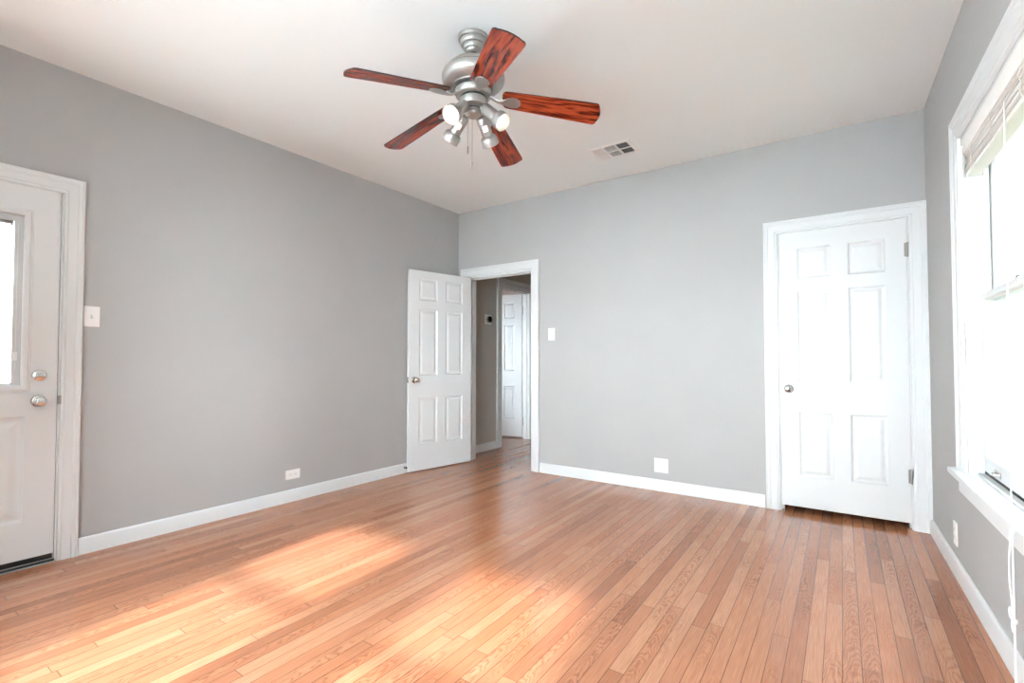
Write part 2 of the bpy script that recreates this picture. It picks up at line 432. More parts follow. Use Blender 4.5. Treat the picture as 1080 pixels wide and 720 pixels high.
PROF = [(0, 0), (.004, .002), (.010, .007), (.016, .0085), (.022, .0085), (.040, .0025), (.044, .0018)]
def door_slab(w, z0, z1, th, panels, prof=PROF, holes=()):
    """slab from x 0..w, y 0..th with moulded panels on both faces; holes pass right through"""
    bm = bmesh.new()
    allp = list(panels)+list(holes)
    xs = sorted({0, w, *[p[0] for p in allp], *[p[1] for p in allp]}); zs = sorted({z0, z1, *[p[2] for p in allp], *[p[3] for p in allp]})
    for y, s in ((0, 1), (th, -1)):
        for i in range(len(xs)-1):
            for j in range(len(zs)-1):
                cx, cz = (xs[i]+xs[i+1])/2, (zs[j]+zs[j+1])/2
                if any(p[0] < cx < p[1] and p[2] < cz < p[3] for p in allp): continue
                bm.faces.new([bm.verts.new(q) for q in ((xs[i], y, zs[j]), (xs[i+1], y, zs[j]), (xs[i+1], y, zs[j+1]), (xs[i], y, zs[j+1]))])
        for p in panels: panel_rings(bm, *p, y, s, prof)
    for a, b in (((0, z0), (w, z0)), ((w, z0), (w, z1)), ((w, z1), (0, z1)), ((0, z1), (0, z0))):
        bm.faces.new([bm.verts.new(q) for q in ((a[0], 0, a[1]), (b[0], 0, b[1]), (b[0], th, b[1]), (a[0], th, a[1]))])
    for h in holes:
        c = [(h[0], h[2]), (h[1], h[2]), (h[1], h[3]), (h[0], h[3])]
        for k in range(4):
            a, b = c[k], c[(k+1) % 4]
            bm.faces.new([bm.verts.new(q) for q in ((a[0], 0, a[1]), (b[0], 0, b[1]), (b[0], th, b[1]), (a[0], th, a[1]))])
    bmesh.ops.remove_doubles(bm, verts=bm.verts, dist=1e-5)
    return bm

def six_panels(w):
    c = [(.113, .113+(w-.226-.1)/2), (w-.113-(w-.226-.1)/2, w-.113)]
    return [(a, b, z0, z1) for a, b in c for z0, z1 in ((.262, .728), (.945, 1.608), (1.695, 1.922))]

KNOB = [(0, .064), (.012, .0635), (.021, .060), (.0265, .052), (.0275, .045), (.025, .037), (.017, .030), (.0125, .024), (.0125, .012), (.020, .010), (.029, .007), (.032, .003), (.0325, 0)]
def knob(parent, x, z, y, sgn, m='chrome', rosette=1.0):
    bm = bmesh.new(); lathe(bm, [(r, h) for r, h in KNOB], 28, axis((0, -sgn, 0)))
    # the little key button in the middle of the knob
    lathe(bm, [(.0075, .0625), (.0075, .067), (.006, .068), (0, .068)], 14, axis((0, -sgn, 0)))
    return obj('door_knob', bm, M[m], parent, Matrix.Translation((x, y, z)), smooth=True)

def latch(parent, x, z, th):
    bm = bmesh.new(); s = -1 if x < .1 else 1
    box(bm, x-.0012, x+.0012, th/2-.0125, th/2+.0125, z-.028, z+.028); box(bm, min(x, x+s*.009), max(x, x+s*.009), th/2-.006, th/2+.006, z-.010, z+.010, .002)
    return obj('latch_plate', bm, M['chrome'], parent)

def hinge(parent, x, y, z, h=.09):
    bm = bmesh.new()
    for k in range(5):
        a = z-h/2+h*k/5
        lathe(bm, [(.0058, a+.0006), (.0062, a+.0012), (.0062, a+h/5-.0012), (.0058, a+h/5-.0006)], 14, Matrix.Translation((x, y-.006, 0)))
    for s in (-1, 1): lathe(bm, [(.0, s*(h/2+.006)), (.004, s*(h/2+.004)), (.005, s*h/2)], 12, Matrix.Translation((x, y-.006, z)))
    box(bm, x-.016, x+.016, y-.0022, y-.0002, z-h/2, z+h/2)
    return obj('hinge', bm, M['hinge'], parent, smooth=True)

# closet door: closed, hinged on the right
SW = .738
d1 = obj('door_1', door_slab(SW, .042, DOOR_H, .035, six_panels(SW)), M['door'], mw=at(FB, 3.145, .003))
tag(d1, 'closed white six-panel closet door in the right corner of the back wall', 'door', kind='structure')
knob(d1, .052, .892, 0, 1); latch(d1, -.0005, .892, .012)
for z in (1.83, .345): hinge(d1, SW+.002, -.004, z)

# hall door: standing open against the left wall
OW = .765
th_o = math.radians(-(90+11.2))
hx, hy = .205, -.030
d2 = obj('door_2', door_slab(OW, .012, 1.995, .035, six_panels(OW)), M['door'], mw=frame((hx, hy), (-math.sin(math.radians(12.5)), -math.cos(math.radians(12.5)), 0), (-math.cos(math.radians(12.5)), math.sin(math.radians(12.5)), 0)))
tag(d2, 'white six-panel door standing open beside the hall doorway', 'door', kind='structure')
knob(d2, OW-.062, .905, 0, 1); knob(d2, OW-.062, .905, .035, -1); latch(d2, OW+.0005, .905, .035)

# exterior door: half glazed with an internal blind channel, two raised panels below
EW = .914
ex = empty('door_3', at(FL, -4.2135, .006)); 
G0, G1, GZ0, GZ1 = EW-.770, EW-.144, .968, 1.872   # hole for the glazing
EP = [(.0, .0), (.006, .004), (.014, .009), (.022, .010), (.030, .010), (.055, .002), (.060, .001)]
P2 = [(EW-.405, EW-.122, .245, .803), (.122, .405, .245, .803)]
d3 = obj('slab', door_slab(EW, .045, DOOR_H-.002, .044, P2, EP, holes=[(G0, G1, GZ0, GZ1)]), M['door'], ex)
tag(ex, 'white half-glazed exterior door in the left wall with two round locks', 'door', kind='structure')
bm = bmesh.new()
LITE = [(0, .0), (0, .006), (.006, .010), (.016, .012), (.024, .011), (.028, .006), (.034, .005), (.037, 0)]
sweep(bm, [(G0, GZ0), (G0, GZ1), (G1, GZ1), (G1, GZ0)], LITE, closed=True)
lf = obj('glazing_frame', bm, M['door'], ex, smooth=True, angle=25)
bm = bmesh.new()
sweep(bm, [(G0+.036, GZ0+.014), (G0+.036, GZ1-.034), (G1-.036, GZ1-.034), (G1-.036, GZ0+.014)], [(0, -.018), (0, -.008), (.0, -.006), (.014, -.006), (.014, -.018)], closed=True)
for a, b in ((G0, G0+.036), (G1-.036, G1)): box(bm, a, b, .008, .036, GZ0, GZ1, .001)
box(bm, G0+.036, G1-.036, .008, .036, GZ1-.034, GZ1, .001); box(bm, G0+.036, G1-.036, .008, .036, GZ0, GZ0+.014, .001)
ch = obj('glazing_channel', bm, M['channel'], lf)
tag(ch, 'grey channel of the blind between the panes')
bm = bmesh.new()
box(bm, G1-.029, G1-.014, .002, .010, 1.10, 1.145, .002); box(bm, G1-.0225, G1-.0205, .006, .009, 1.05, 1.83)
sl = obj('blind_slider', bm, M['plate'], lf)
bm = bmesh.new(); box(bm, G0+.034, G1-.034, .020, .024, GZ0+.012, GZ1-.03); obj('pane', bm, M['glass'], lf)
bm = bmesh.new(); box(bm, G0+.036, G1-.042, .012, .034, GZ1-.052, GZ1-.035, .002); box(bm, G1-.048, G1-.040, .010, .030, GZ1-.062, GZ1-.035, .001, 1); obj('blind_headrail', bm, M['greyslot'], lf)
k = knob(ex, EW-.073, .880, 0, 1)
bm = bmesh.new()
lathe(bm, [(0, .020), (.020, .019), (.0285, .014), (.031, .006), (.0315, 0)], 28, axis((0, -1, 0)))
box(bm, -.020, .020, -.030, -.018, -.006, .006, .004)
obj('deadbolt', bm, M['chrome'], ex, Matrix.Translation((EW-.073, 0, 1.018)), smooth=True)
bm = bmesh.new(); box(bm, .004, EW-.004, -.002, .046, .026, .046, .002); box(bm, .004, EW-.004, .006, .040, .018, .027)
obj('door_sweep', bm, M['black'], ex)
bm = bmesh.new(); box(bm, EW+.001, EW+.0155, -.0200, -.004, .858, .906, .002); tag(obj('strike_plate', bm, M['hinge'], ex), 'bronze strike plate on the jamb')
# threshold
th = empty('door_threshold', at(FL, EXT_X0+.018, 0))
LW = EXT_X1-EXT_X0-.036
bm = bmesh.new(); box(bm, 0, LW, -.012, .12, .0005, .016, .004); obj('sill_plate', bm, M['black'], th)
bm = bmesh.new(); box(bm, 0, LW, -.020, -.010, .0005, .007, .002); box(bm, 0, LW, .002, .007, .013, .0185, .001, 1); obj('metal_edge', bm, M['alum'], th)
tag(th, 'black and aluminium threshold under the exterior door', 'threshold')

# ------------------------------------------------------------------ closet behind the closed door, hall and side room
bm = bmesh.new()
box(bm, 2.9, 2.95, .13, .75, 0, H); box(bm, 4.05, 4.1, .13, .75, 0, H); box(bm, 2.9, 4.1, .75, .8, 0, H)
tag(obj('wall_closet', bm, M['dark']), 'closet walls coloured near-black for the shade inside', 'wall', kind='structure')

HX = -.065
FH = frame((HX, 0), (0, 1, 0), (-1, 0, 0))          # hall left wall, x = world y
HD0, HD1 = .905, 1.60
wall('wall_hall_left', FH, TH, 3.2, H, [(HD0, HD1, 0, 2.05)], M['hallwall'], th=.115, label='hall wall with thermostat and warm light in its colour, seen through the doorway')
HXR = 1.35
wall('wall_hall_right', frame((HXR, 0), (0, -1, 0), (1, 0, 0)), -3.2, -TH, H, [(-1.55, -.45, 0, 2.05)], M['hallwall'], th=.115, label='hall wall facing the thermostat')  # opening placed so daylight reaches the thermostat wall
wall('wall_hall_end', frame((0, 3.2), (1, 0, 0), (0, 1, 0)), -3.1, 2.9, H, [], M['hallwall'], th=.1, label='far end wall of the hall')
baseboard('baseboard_hall', FH, [(TH, HD0-.10), (HD1+.10, 3.2)], 'white baseboard along the warm-tinted hall wall')
casing('trim_7', FH, HD0, HD1, 2.045, 'white casing around the hall room door', scale=.98)
jamb('trim_8', FH, HD0, HD1, 2.05, .115, 'white jamb of the room off the hall', stop=.04)
# side room: its own walls, with an added opening facing the porch side to light its door
wall('wall_room_near', frame((0, .30), (-1, 0, 0), (0, -1, 0)), .18, 3.1, H, [(1.1, 2.0, .8, 1.9)], M['wall'], th=.12, label='near wall of the room off the hall')
wall('wall_room_far', frame((-3.0, 0), (0, 1, 0), (-1, 0, 0)), .18, 3.2, H, [], M['wall'], th=.1, label='far wall of the room off the hall')
wall('wall_passage', frame((2.8, 0), (0, -1, 0), (1, 0, 0)), -3.2, -.2, H, [(-1.5, -.5, .5, 1.9)], M['hallwall'], th=.1, label='outer wall beyond the hall')  # opening added out of view to let daylight into the hall
wall('wall_passage_near', frame((0, .25), (-1, 0, 0), (0, -1, 0)), -2.8, -HXR-.115, H, [], M['hallwall'], th=.05, label='near wall of the room right of the hall')
# the door of that room, swung open
RWd = .655
d4 = obj('door_4', door_slab(RWd, .022, 2.03, .035, six_panels(RWd)), M['door'], mw=frame((HX-.122-RWd*math.cos(math.radians(12)), 1.575-RWd*math.sin(math.radians(12))), (math.cos(math.radians(12)), math.sin(math.radians(12)), 0), (-math.sin(math.radians(12)), math.cos(math.radians(12)), 0)))
tag(d4, 'half-hidden white panel door open in the room beyond the hall', 'door', kind='structure')
for z in (1.80, .24): hinge(d4, RWd+.008, .012, z, .11)
knob(d4, .06, .9, 0, 1)

# ------------------------------------------------------------------ windows
def window(name, F, x0, x1, z0, z1, label, th=TH):
    w = empty(name, at(F, x0, 0, z0)); tag(w, label, 'window', kind='structure'); L, Hh = x1-x0, z1-z0
    # frame lining with stops
    bm = bmesh.new(); t = .02
    for a, b in ((0, t), (L-t, L)): box(bm, a, b, 0, th+.03, 0, Hh)
    box(bm, 0, L, 0, th+.03, Hh-t, Hh); box(bm, 0, L, .03, th+.05, -.03, .012)
    for s in (0, 1):
        for (y0, y1, e) in ((.070, .088, .013), (.128, .136, .012)):
            a, b = (t, t+e) if s == 0 else (L-t-e, L-t)
            box(bm, a, b, y0, y1, .01, Hh-t, .0015, 1)
    box(bm, t, L-t, .070, .088, Hh-t-.013, Hh-t, .0015, 1)
    obj('frame_lining', bm, M['trim'], w)
    # stool and apron
    bm = bmesh.new(); box(bm, -.145, L+.145, -.052, .0, 0-.026+.0, .002, .007, 3); box(bm, .0, L, -.01, .09, -.024, .002)
    obj('stool', bm, M['trim'], w, smooth=True, angle=30)
    bm = bmesh.new(); box(bm, -.105, L+.105, -.017, 0, -.105, -.024, .003); obj('apron', bm, M['trim'], w)
    bm = bmesh.new()
    sweep(bm, [(0-.002, .001), (-.002, Hh+.002), (L+.002, Hh+.002), (L+.002, .001)], [(u*1.12, d) for u, d in CAS])
    obj('casing', bm, M['trim'], w, smooth=True, angle=25)
    mid = .815
    def sash(nm, y, za, zb, rb, rtp):
        bm = bmesh.new(); st = .045; a, b = t+.002, L-t-.002; d = .034
        sweep(bm, [(a+st, za+rb), (a+st, zb-rtp), (b-st, zb-rtp), (b-st, za+rb)], [(0, -y-.026), (0, -y-.012), (.004, -y-.004), (.009, -y), (.03, -y), (.03, -y-d), (.0, -y-d)], closed=True)
        box(bm, a, a+st-.028, y, y+d, za, zb); box(bm, b-st+.028, b, y, y+d, za, zb)
        box(bm, a, b, y, y+d, za, za+max(rb-.028, .003)); box(bm, a, b, y, y+d, zb-max(rtp-.028, .003), zb)
        o = obj(nm, bm, M['trim'], w, smooth=True, angle=25)
        g = bmesh.new(); box(g, a+st-.004, b-st+.004, y+.017, y+.021, za+rb-.004, zb-rtp+.004); obj('pane', g, M['glass'], o)
        return o, a, b
    up, _, _ = sash('upper_sash', .092, mid-.018, Hh-t, .036, .05)
    lo, a, b = sash('lower_sash', .0895-.036, .022, mid+.018, .075, .036)
    # dark weather gap and lift under the lower sash
    bm = bmesh.new(); box(bm, a+.004, b-.004, .052, .075, .012, .0225); obj('weather_strip', bm, M['black'], lo)
    for s in (.22, .78):
        bm = bmesh.new(); cx = a+(b-a)*s
        box(bm, cx-.045, cx+.045, .049, .0535, .036, .060, .003)
        tube(bm, [(cx-.035, .050, .050), (cx-.03, .036, .046), (cx, .031, .044), (cx+.03, .036, .046), (cx+.035, .050, .050)], .005, 10)
        obj('sash_lift', bm, M['chrome'], lo, smooth=True)
    bm = bmesh.new(); cx = (a+b)/2
    box(bm, cx-.03, cx+.03, .056, .085, mid+.018, mid+.024, .002); lathe(bm, [(.012, 0), (.012, .010), (.008, .013), (0, .013)], 16, Matrix.Translation((cx, .07, mid+.022))); box(bm, cx-.006, cx+.034, .062, .072, mid+.028, mid+.034, .003)
    obj('sash_lock', bm, M['chrome'], lo, smooth=True)
    return w
window('window_1', FR, WX0, WX1, WZ0, WZ1, 'tall double-hung window in the right wall with a white stool')
window('window_2', FF, *FWIN[0], WZ0, WZ1, 'double-hung window behind the camera, nearer the exterior door')
window('window_3', FF, *FWIN[1], WZ0, WZ1, 'double-hung window behind the camera, nearer the right wall')

# ------------------------------------------------------------------ raised blind with its cords
bl = empty('window_blind', at(FR, WX0, .022, 1.955))
tag(bl, 'white slatted blind drawn up to the top of the window, cord hanging down', 'blind')
BX0, BX1 = .022, WX1-WX0-.022
bm = bmesh.new(); box(bm, BX0-.012, BX1+.012, -.022, -.010, .112, .190, .004); box(bm, BX0, BX1, -.010, .045, .150, .195)
obj('valance', bm, M['blind'], bl)
def slat_bm(x0, x1, y0, y1, z, sag, tilt, seg=10):
    bm = bmesh.new(); rows = []
    for i in range(seg+1):
        u = i/seg; x = x0+(x1-x0)*u; r = []
        for k in range(5):
            v = k/4; zz = z - sag*math.sin(u*math.pi*3)*.5 + tilt*(u-.5) + .0035*math.sin(v*math.pi)
            r.append((x, y0+(y1-y0)*v, zz))
        rows.append(r)
    top = [[bm.verts.new((x, y, q+.0028)) for x, y, q in r] for r in rows]; bot = [[bm.verts.new(p) for p in r] for r in rows]
    for i in range(seg):
        for k in range(4):
            bm.faces.new((top[i][k], top[i+1][k], top[i+1][k+1], top[i][k+1])); bm.faces.new((bot[i][k], bot[i][k+1], bot[i+1][k+1], bot[i+1][k]))
        bm.faces.new((top[i][0], bot[i][0], bot[i+1][0], top[i+1][0])); bm.faces.new((top[i][4], top[i+1][4], bot[i+1][4], bot[i][4]))
    for i in (0, seg): bm.faces.new(top[i]+bot[i][::-1])
    return bm
NS = 15
for i in range(NS):
    u = i/(NS-1)
    dx = .012*(1-u) + random.uniform(-.006, .006); dy = random.uniform(-.004, .004)
    obj('slat', slat_bm(BX0+dx, BX1+dx*.3-.004, -.012+dy, .038+dy, .026+u*.098+random.uniform(-.001, .001), random.uniform(-.0022, .0022), random.uniform(-.004, .004)), M['blind'], bl, smooth=True)
bm = bmesh.new(); box(bm, BX0+.014, BX1, -.012, .040, 0, .017, .004); obj('bottom_rail', bm, M['blind'], bl)
for fx in (.16, .5, .86):
    bm = bmesh.new(); X = BX0+(BX1-BX0)*fx
    for y in (-.0165, .0425):
        pts = [(X+random.uniform(-.003, .003)+.006*math.sin(q*1.9), y-.004*abs(math.sin(q*2.4)), .012+q*.0115) for q in range(12)]
        tube(bm, pts, .0016, 6)
    obj('ladder_cord', bm, M['cord'], bl, smooth=True)
bm = bmesh.new(); tube(bm, [(BX0+.030, -.028, .142), (BX0+.030, -.031, .132), (BX0+.028, -.030, .05), (BX0+.026, -.030, -.30), (BX0+.024, -.030, -.665)], .0062, 6)
lathe(bm, [(.0075, -.68), (.0075, -.655)], 10, Matrix.Translation((BX0+.024, -.030, 0)))
tag(obj('tilt_wand', bm, M['plate'], bl, smooth=True), 'slim white tilt wand at the left end of the blind')
bm = bmesh.new(); CX = .80
main = []
for k in range(31):
    q = k/30; z = .02 - q*1.40
    x = CX + .155*min(1, q*.95/.98) + .002*math.sin(q*40); y = -.050 - .040*min(1, q)
    main.append((x, y, z))
tube(bm, main, .0022, 6)
x2, y2, z2 = main[-1]
tube(bm, [(x2, y2, z2), (x2-.006, y2-.003, z2-.02), (x2-.026, y2-.003, z2-.09), (x2-.028, y2-.003, z2-.16), (x2-.006, y2-.003, z2-.225), (x2+.006, y2-.003, z2-.27)], .0022, 6)
tube(bm, [(x2, y2, z2), (x2+.003, y2, z2-.10), (x2+.004, y2, z2-.26), (x2+.006, y2, z2-.52)], .0022, 6)
tube(bm, [(x2+.003, y2-.002, z2), (x2+.010, y2-.002, z2-.12), (x2+.008, y2-.002, z2-.27), (x2+.003, y2-.002, z2-.50)], .0022, 6)
tube(bm, [(x2+.006+.016*math.cos(a), y2-.004, z2-.285+.020*math.sin(a)) for a in [j*.55 for j in range(13)]], .0024, 6)
tube(bm, [(x2-.016+.014*math.cos(a), y2-.005, z2-.255+.016*math.sin(a)) for a in [j*.5 for j in range(13)]], .0022, 6)
lathe(bm, [(0, .008), (.006, .006), (.0075, 0), (.006, -.007), (0, -.009)], 10, Matrix.Translation((x2+.005, y2, z2-.272)))
lathe(bm, [(0, .006), (.005, .003), (.005, -.003), (0, -.006)], 10, Matrix.Translation((x2, y2, z2)))
tag(obj('pull_cord', bm, M['cord'], bl, smooth=True), 'knotted white lift cord with a loop')

# ------------------------------------------------------------------ switches, outlets, thermostat, door stop
def plate_bm(w, h, t=.006):
    bm = bmesh.new(); box(bm, -w/2, w/2, -t, 0, -h/2, h/2, .0025, 2); return bm
def screw(bm, x, z, y=-.0062): lathe(bm, [(.0034, 0), (.0030, .0010), (0, .0012)], 12, Matrix.Translation((x, y+.0004, z)) @ axis((0, -1, 0)))
def light_switch(F, x, z, gangs, label, rocker=False):
    e = empty('light_switch', at(F, x, 0, z)); tag(e, label, 'light switch')
    w = .072 if gangs == 1 else .116
    bm = plate_bm(w, .118)
    for g in range(gangs):
        gx = (g-(gangs-1)/2)*.046
        for s in (-1, 1): screw(bm, gx, s*.030)
    obj('cover_plate', bm, M['plate'], e)
    for g in range(gangs):
        gx = (g-(gangs-1)/2)*.046
        bm = bmesh.new(); box(bm, gx-.0055, gx+.0055, -.0068, -.003, -.0125, .0125, .0008, 1); b2 = obj('toggle_slot', bm, M['channel'], e)
        bm = bmesh.new(); t = bmesh.new(); box(t, -.0045, .0045, -.016, 0, -.005, .005, .0012, 1)
        merge(bm, t, Matrix.Translation((gx, -.005, .003)) @ Matrix.Rotation(math.radians(-28), 4, 'X')); obj('toggle', bm, M['plate'], e)
    return e
light_switch(FL, -3.160, 1.353, 1, 'white toggle switch plate beside the exterior door casing')
light_switch(FB, 1.1975, 1.353, 1, 'white toggle switch plate right of the hall doorway')

def receptacle(e, cx, cz, rot=0):
    R_ = Matrix.Translation((cx, 0, cz)) @ Matrix.Rotation(rot, 4, 'Y')
    bm = bmesh.new(); t = bmesh.new()
    lathe(t, [(.0165, 0), (.0165, .0016), (.0155, .0022), (0, .0022)], 24, Matrix.Translation((0, -.0055, 0)) @ axis((0, -1, 0)))
    for v in t.verts: v.co.z = max(-.0135, min(.0135, v.co.z))
    merge(bm, t, R_); f = obj('receptacle_face', bm, M['plate'], e)
    bm = bmesh.new(); t = bmesh.new()
    box(t, -.0078, -.0056, -.0083, -.0070, -.0005, .0085); box(t, .0056, .0078, -.0083, -.0070, .0005, .0080); lathe(t, [(.0026, 0), (.0026, .0013)], 12, Matrix.Translation((0, -.0070, -.0072)) @ axis((0, -1, 0)))
    merge(bm, t, R_); obj('prong_slots', bm, M['greyslot'], f)
def outlet(F, x, z, w, h, spots, label, rot=0):
    e = empty('wall_outlet', at(F, x, 0, z)); tag(e, label, 'outlet')
    bm = plate_bm(w, h); screw(bm, 0, 0); obj('cover_plate', bm, M['plate'], e)
    for cx, cz in spots: receptacle(e, cx, cz, rot)
    return e
outlet(FL, -1.926, .209, .118, .072, [(-.020, 0), (.020, 0)], 'white outlet mounted sideways on the left wall near the floor', math.radians(90))
outlet(FB, 2.255, .214, .116, .118, [(-.023, .020), (-.023, -.020), (.023, .020), (.023, -.020)], 'square double-gang white outlet on the back wall')
outlet(FR, .705, .210, .072, .118, [(0, .020), (0, -.020)], 'white outlet under the window on the right wall')

e = empty('thermostat', at(FH, .625, 0, 1.60)); tag(e, 'round black thermostat on a white square plate in the hall', 'thermostat')
bm = plate_bm(.118, .118, .007); obj('wall_plate', bm, M['plate'], e)
bm = bmesh.new(); lathe(bm, [(.041, 0), (.042, .004), (.042, .020), (.039, .024)], 36, Matrix.Translation((.004, -.0075, 0)) @ axis((0, -1, 0))); dl = obj('dial', bm, M['pewter'], e, smooth=True)
bm = bmesh.new(); lathe(bm, [(.0385, .0), (.0385, .0262), (.036, .0275), (0, .0285)], 36, Matrix.Translation((.004, -.0075, 0)) @ axis((0, -1, 0))); obj('display', bm, M['thermo'], dl, smooth=True)

e = empty('door_stop', at(FL, -.790, -.0145, .055)); tag(e, 'small door stop with black tip on the left baseboard behind the open door', 'door stop')
bm = bmesh.new(); lathe(bm, [(.013, 0), (.013, .003), (.006, .006), (.0045, .010), (.0045, .020)], 18, axis((0, -1, 0))); obj('stem', bm, M['chrome'], e, smooth=True)
bm = bmesh.new(); lathe(bm, [(.0095, .020), (.0105, .023), (.0100, .028), (0, .029)], 18, axis((0, -1, 0))); obj('rubber_tip', bm, M['black'], e, smooth=True)

# ------------------------------------------------------------------ ceiling vent
e = empty('ceiling_vent', Matrix.Translation((2.073, -.556, H))); tag(e, 'white ceiling air register with white louvres over a sheet of painted shade', 'air vent')
VW, VD = .345, .252
bm = bmesh.new()
sweep(bm, [(-.140, -.094), (-.140, .094), (.140, .094), (.140, -.094)], [(0, .004), (.004, .006), (.026, .005), (.032, .0005), (.032, 0), (0, 0)], closed=True)
for x in (-.050, .046): box(bm, x-.007, x+.007, -.006, 0, -.094, .094)
box(bm, -.14, .14, -.006, 0, -.006, .006)
RX = Matrix.Rotation(math.radians(-90), 4, 'X')     # moulding plane (x,z) laid flat, faces down
bm.transform(Matrix.Rotation(math.radians(90), 4, 'X'))
for v in bm.verts: v.co.z = -abs(v.co.z)
obj('grille_frame', bm, M['plate'], e)
bm = bmesh.new(); box(bm, -.139, .139, -.093, .093, -.0012, -.0004); obj('duct_shade_sheet', bm, M['slot'], e)  # black sheet painted in as shade behind the louvres
def bank(name, x0, x1, n, along_x, tilt, m):
    bm = bmesh.new()
    for y0, y1 in ((-.094, -.006), (.006, .094)):
        for k in range(n):
            t = bmesh.new(); q = (k+.5)/n
            if along_x:
                box(t, x0, x1, -.0062, .0062, -.0006, .0006); mw = Matrix.Translation((0, y0+(y1-y0)*q, -.0055)) @ Matrix.Rotation(tilt, 4, 'X')
            else:
                box(t, -.0062, .0062, y0, y1, -.0006, .0006); mw = Matrix.Translation((x0+(x1-x0)*q, 0, -.0055)) @ Matrix.Rotation(tilt, 4, 'Y')
            merge(bm, t, mw)
    return obj(name, bm, m, e)
bank('louvre_bank', -.140, -.057, 6, False, math.radians(-40), M['plate'])
bank('louvre_bank', -.043, .039, 7, True, math.radians(38), M['plate'])
bank('louvre_bank', .053, .140, 5, False, math.radians(52), M['plate'])

# ------------------------------------------------------------------ ceiling fan
FX, FY = 2.002, -2.198
fan = empty('ceiling_fan', Matrix.Translation((FX, FY, H)))
tag(fan, 'brushed pewter ceiling fan with five reddish wood blades and four spotlights', 'ceiling fan')
def part(name, bm, m, parent=None, smooth=True, mw=None): return obj(name, bm, m, parent or fan, mw, smooth=smooth, angle=40)
bm = bmesh.new()
lathe(bm, [(0, 0), (.072, 0), (.0775, -.004), (.078, -.013), (.075, -.020), (.067, -.0215), (.0685, -.025), (.0675, -.036), (.062, -.045), (.053, -.0465), (.0545, -.050), (.052, -.059), (.046, -.066), (.039, -.0675), (.040, -.071), (.035, -.079), (.027, -.084), (.020, -.085)], 48)
can = obj('canopy', bm, M['pewter'], fan, smooth=True, angle=22)
bm = bmesh.new(); lathe(bm, [(.020, -.0845), (.019, -.088), (0, -.088)], 24); part('canopy_collar', bm, M['pewter_dark'], can)
bm = bmesh.new(); lathe(bm, [(.0125, -.08), (.0125, -.106), (.020, -.109), (.026, -.115), (.028, -.122)], 24); part('downrod', bm, M['pewter'])
bm = bmesh.new()
lathe(bm, [(.0, -.118), (.030, -.119), (.050, -.123), (.085, -.134), (.115, -.152), (.136, -.172), (.1465, -.188), (.147, -.1905), (.1445, -.1925), (.153, -.195), (.159, -.207), (.160, -.217), (.157, -.229), (.148, -.241), (.132, -.252), (.116, -.258), (.105, -.261), (.104, -.264), (0, -.265)], 64)
mo = part('motor_housing', bm, M['pewter'])
bm = bmesh.new(); lathe(bm, [(.1476, -.1895), (.1480, -.1910), (.1480, -.1935), (.1465, -.1950)], 64, cap=False); part('motor_seam', bm, M['pewter_dark'], mo)
bm = bmesh.new(); lathe(bm, [(.092, -.263), (.092, -.278)], 48); lathe(bm, [(.064, -.309), (.064, -.322)], 48); part('motor_gap', bm, M['pewter_dark'], mo)
bm = bmesh.new(); lathe(bm, [(0, -.277), (.090, -.277), (.093, -.280), (.093, -.294), (.088, -.306), (.080, -.311), (0, -.311)], 48); part('flywheel', bm, M['pewter'])
bm = bmesh.new(); lathe(bm, [(0, -.320), (.064, -.320), (.069, -.323), (.070, -.327), (.070, -.352), (.067, -.359), (.056, -.363), (.044, -.364), (0, -.364)], 48); sh = part('switch_housing', bm, M['pewter'])
bm = bmesh.new(); lathe(bm, [(0, -.362), (.036, -.362), (.036, -.384), (.040, -.389), (.040, -.396), (.032, -.406), (.016, -.411), (0, -.412)], 40); part('light_fitter', bm, M['pewter'])
bm = bmesh.new(); lathe(bm, [(.0372, -.367), (.0372, -.372)], 40); part('fitter_seam', bm, M['pewter_dark'], sh)

# blades and their irons
ZB = 2.446-H
def blade_bm():
    """in the blade's own frame: x outwards, y sideways, z up; tapered board with a curved tip"""
    r0, r1 = .150, .652; w0, w1 = .110, .1425
    out = []
    def hw(x): return (w0+(w1-w0)*min(1, (x-r0)/(r1-r0-.05)))/2
    n = 10
    # root corner rounding
    for a in range(7):
        q = a/6*math.pi/2; out.append((r0+.028-.028*math.cos(q)*1.0, -(hw(r0)-.028)-.028*math.sin(q)))
    for i in range(1, n): out.append((r0+.028+(r1-.035-r0-.028)*i/n, -hw(r0+.028+(r1-.035-r0-.028)*i/n)))
    for a in range(7):
        q = a/6*math.pi/2; out.append((r1-.035+.020*math.sin(q), -hw(r1)+.020-.020*math.cos(q)))
    for i in range(1, 8):
        y = -hw(r1)+.020+(2*hw(r1)-.040)*i/8; out.append((r1-.015+.012*(1-(y/(hw(r1)-.02))**2), y))
    full = out+[]
    half = out[:7+n-1+7]
    for x, y in reversed(half): full.append((x, -y))
    # remove duplicates
    pts = []
    for p in full:
        if not pts or (Vector(p)-Vector(pts[-1])).length > 1e-5: pts.append(p)
    bm = bmesh.new(); t = .0055
    a = [bm.verts.new((x, y, t/2)) for x, y in pts]; b = [bm.verts.new((x, y, -t/2)) for x, y in pts]
    bm.faces.new(a); bm.faces.new(b[::-1]); k = len(pts)
    for i in range(k):
        f = bm.faces.new((a[i], b[i], b[(i+1) % k], a[(i+1) % k])); f.material_index = 1
    return bm
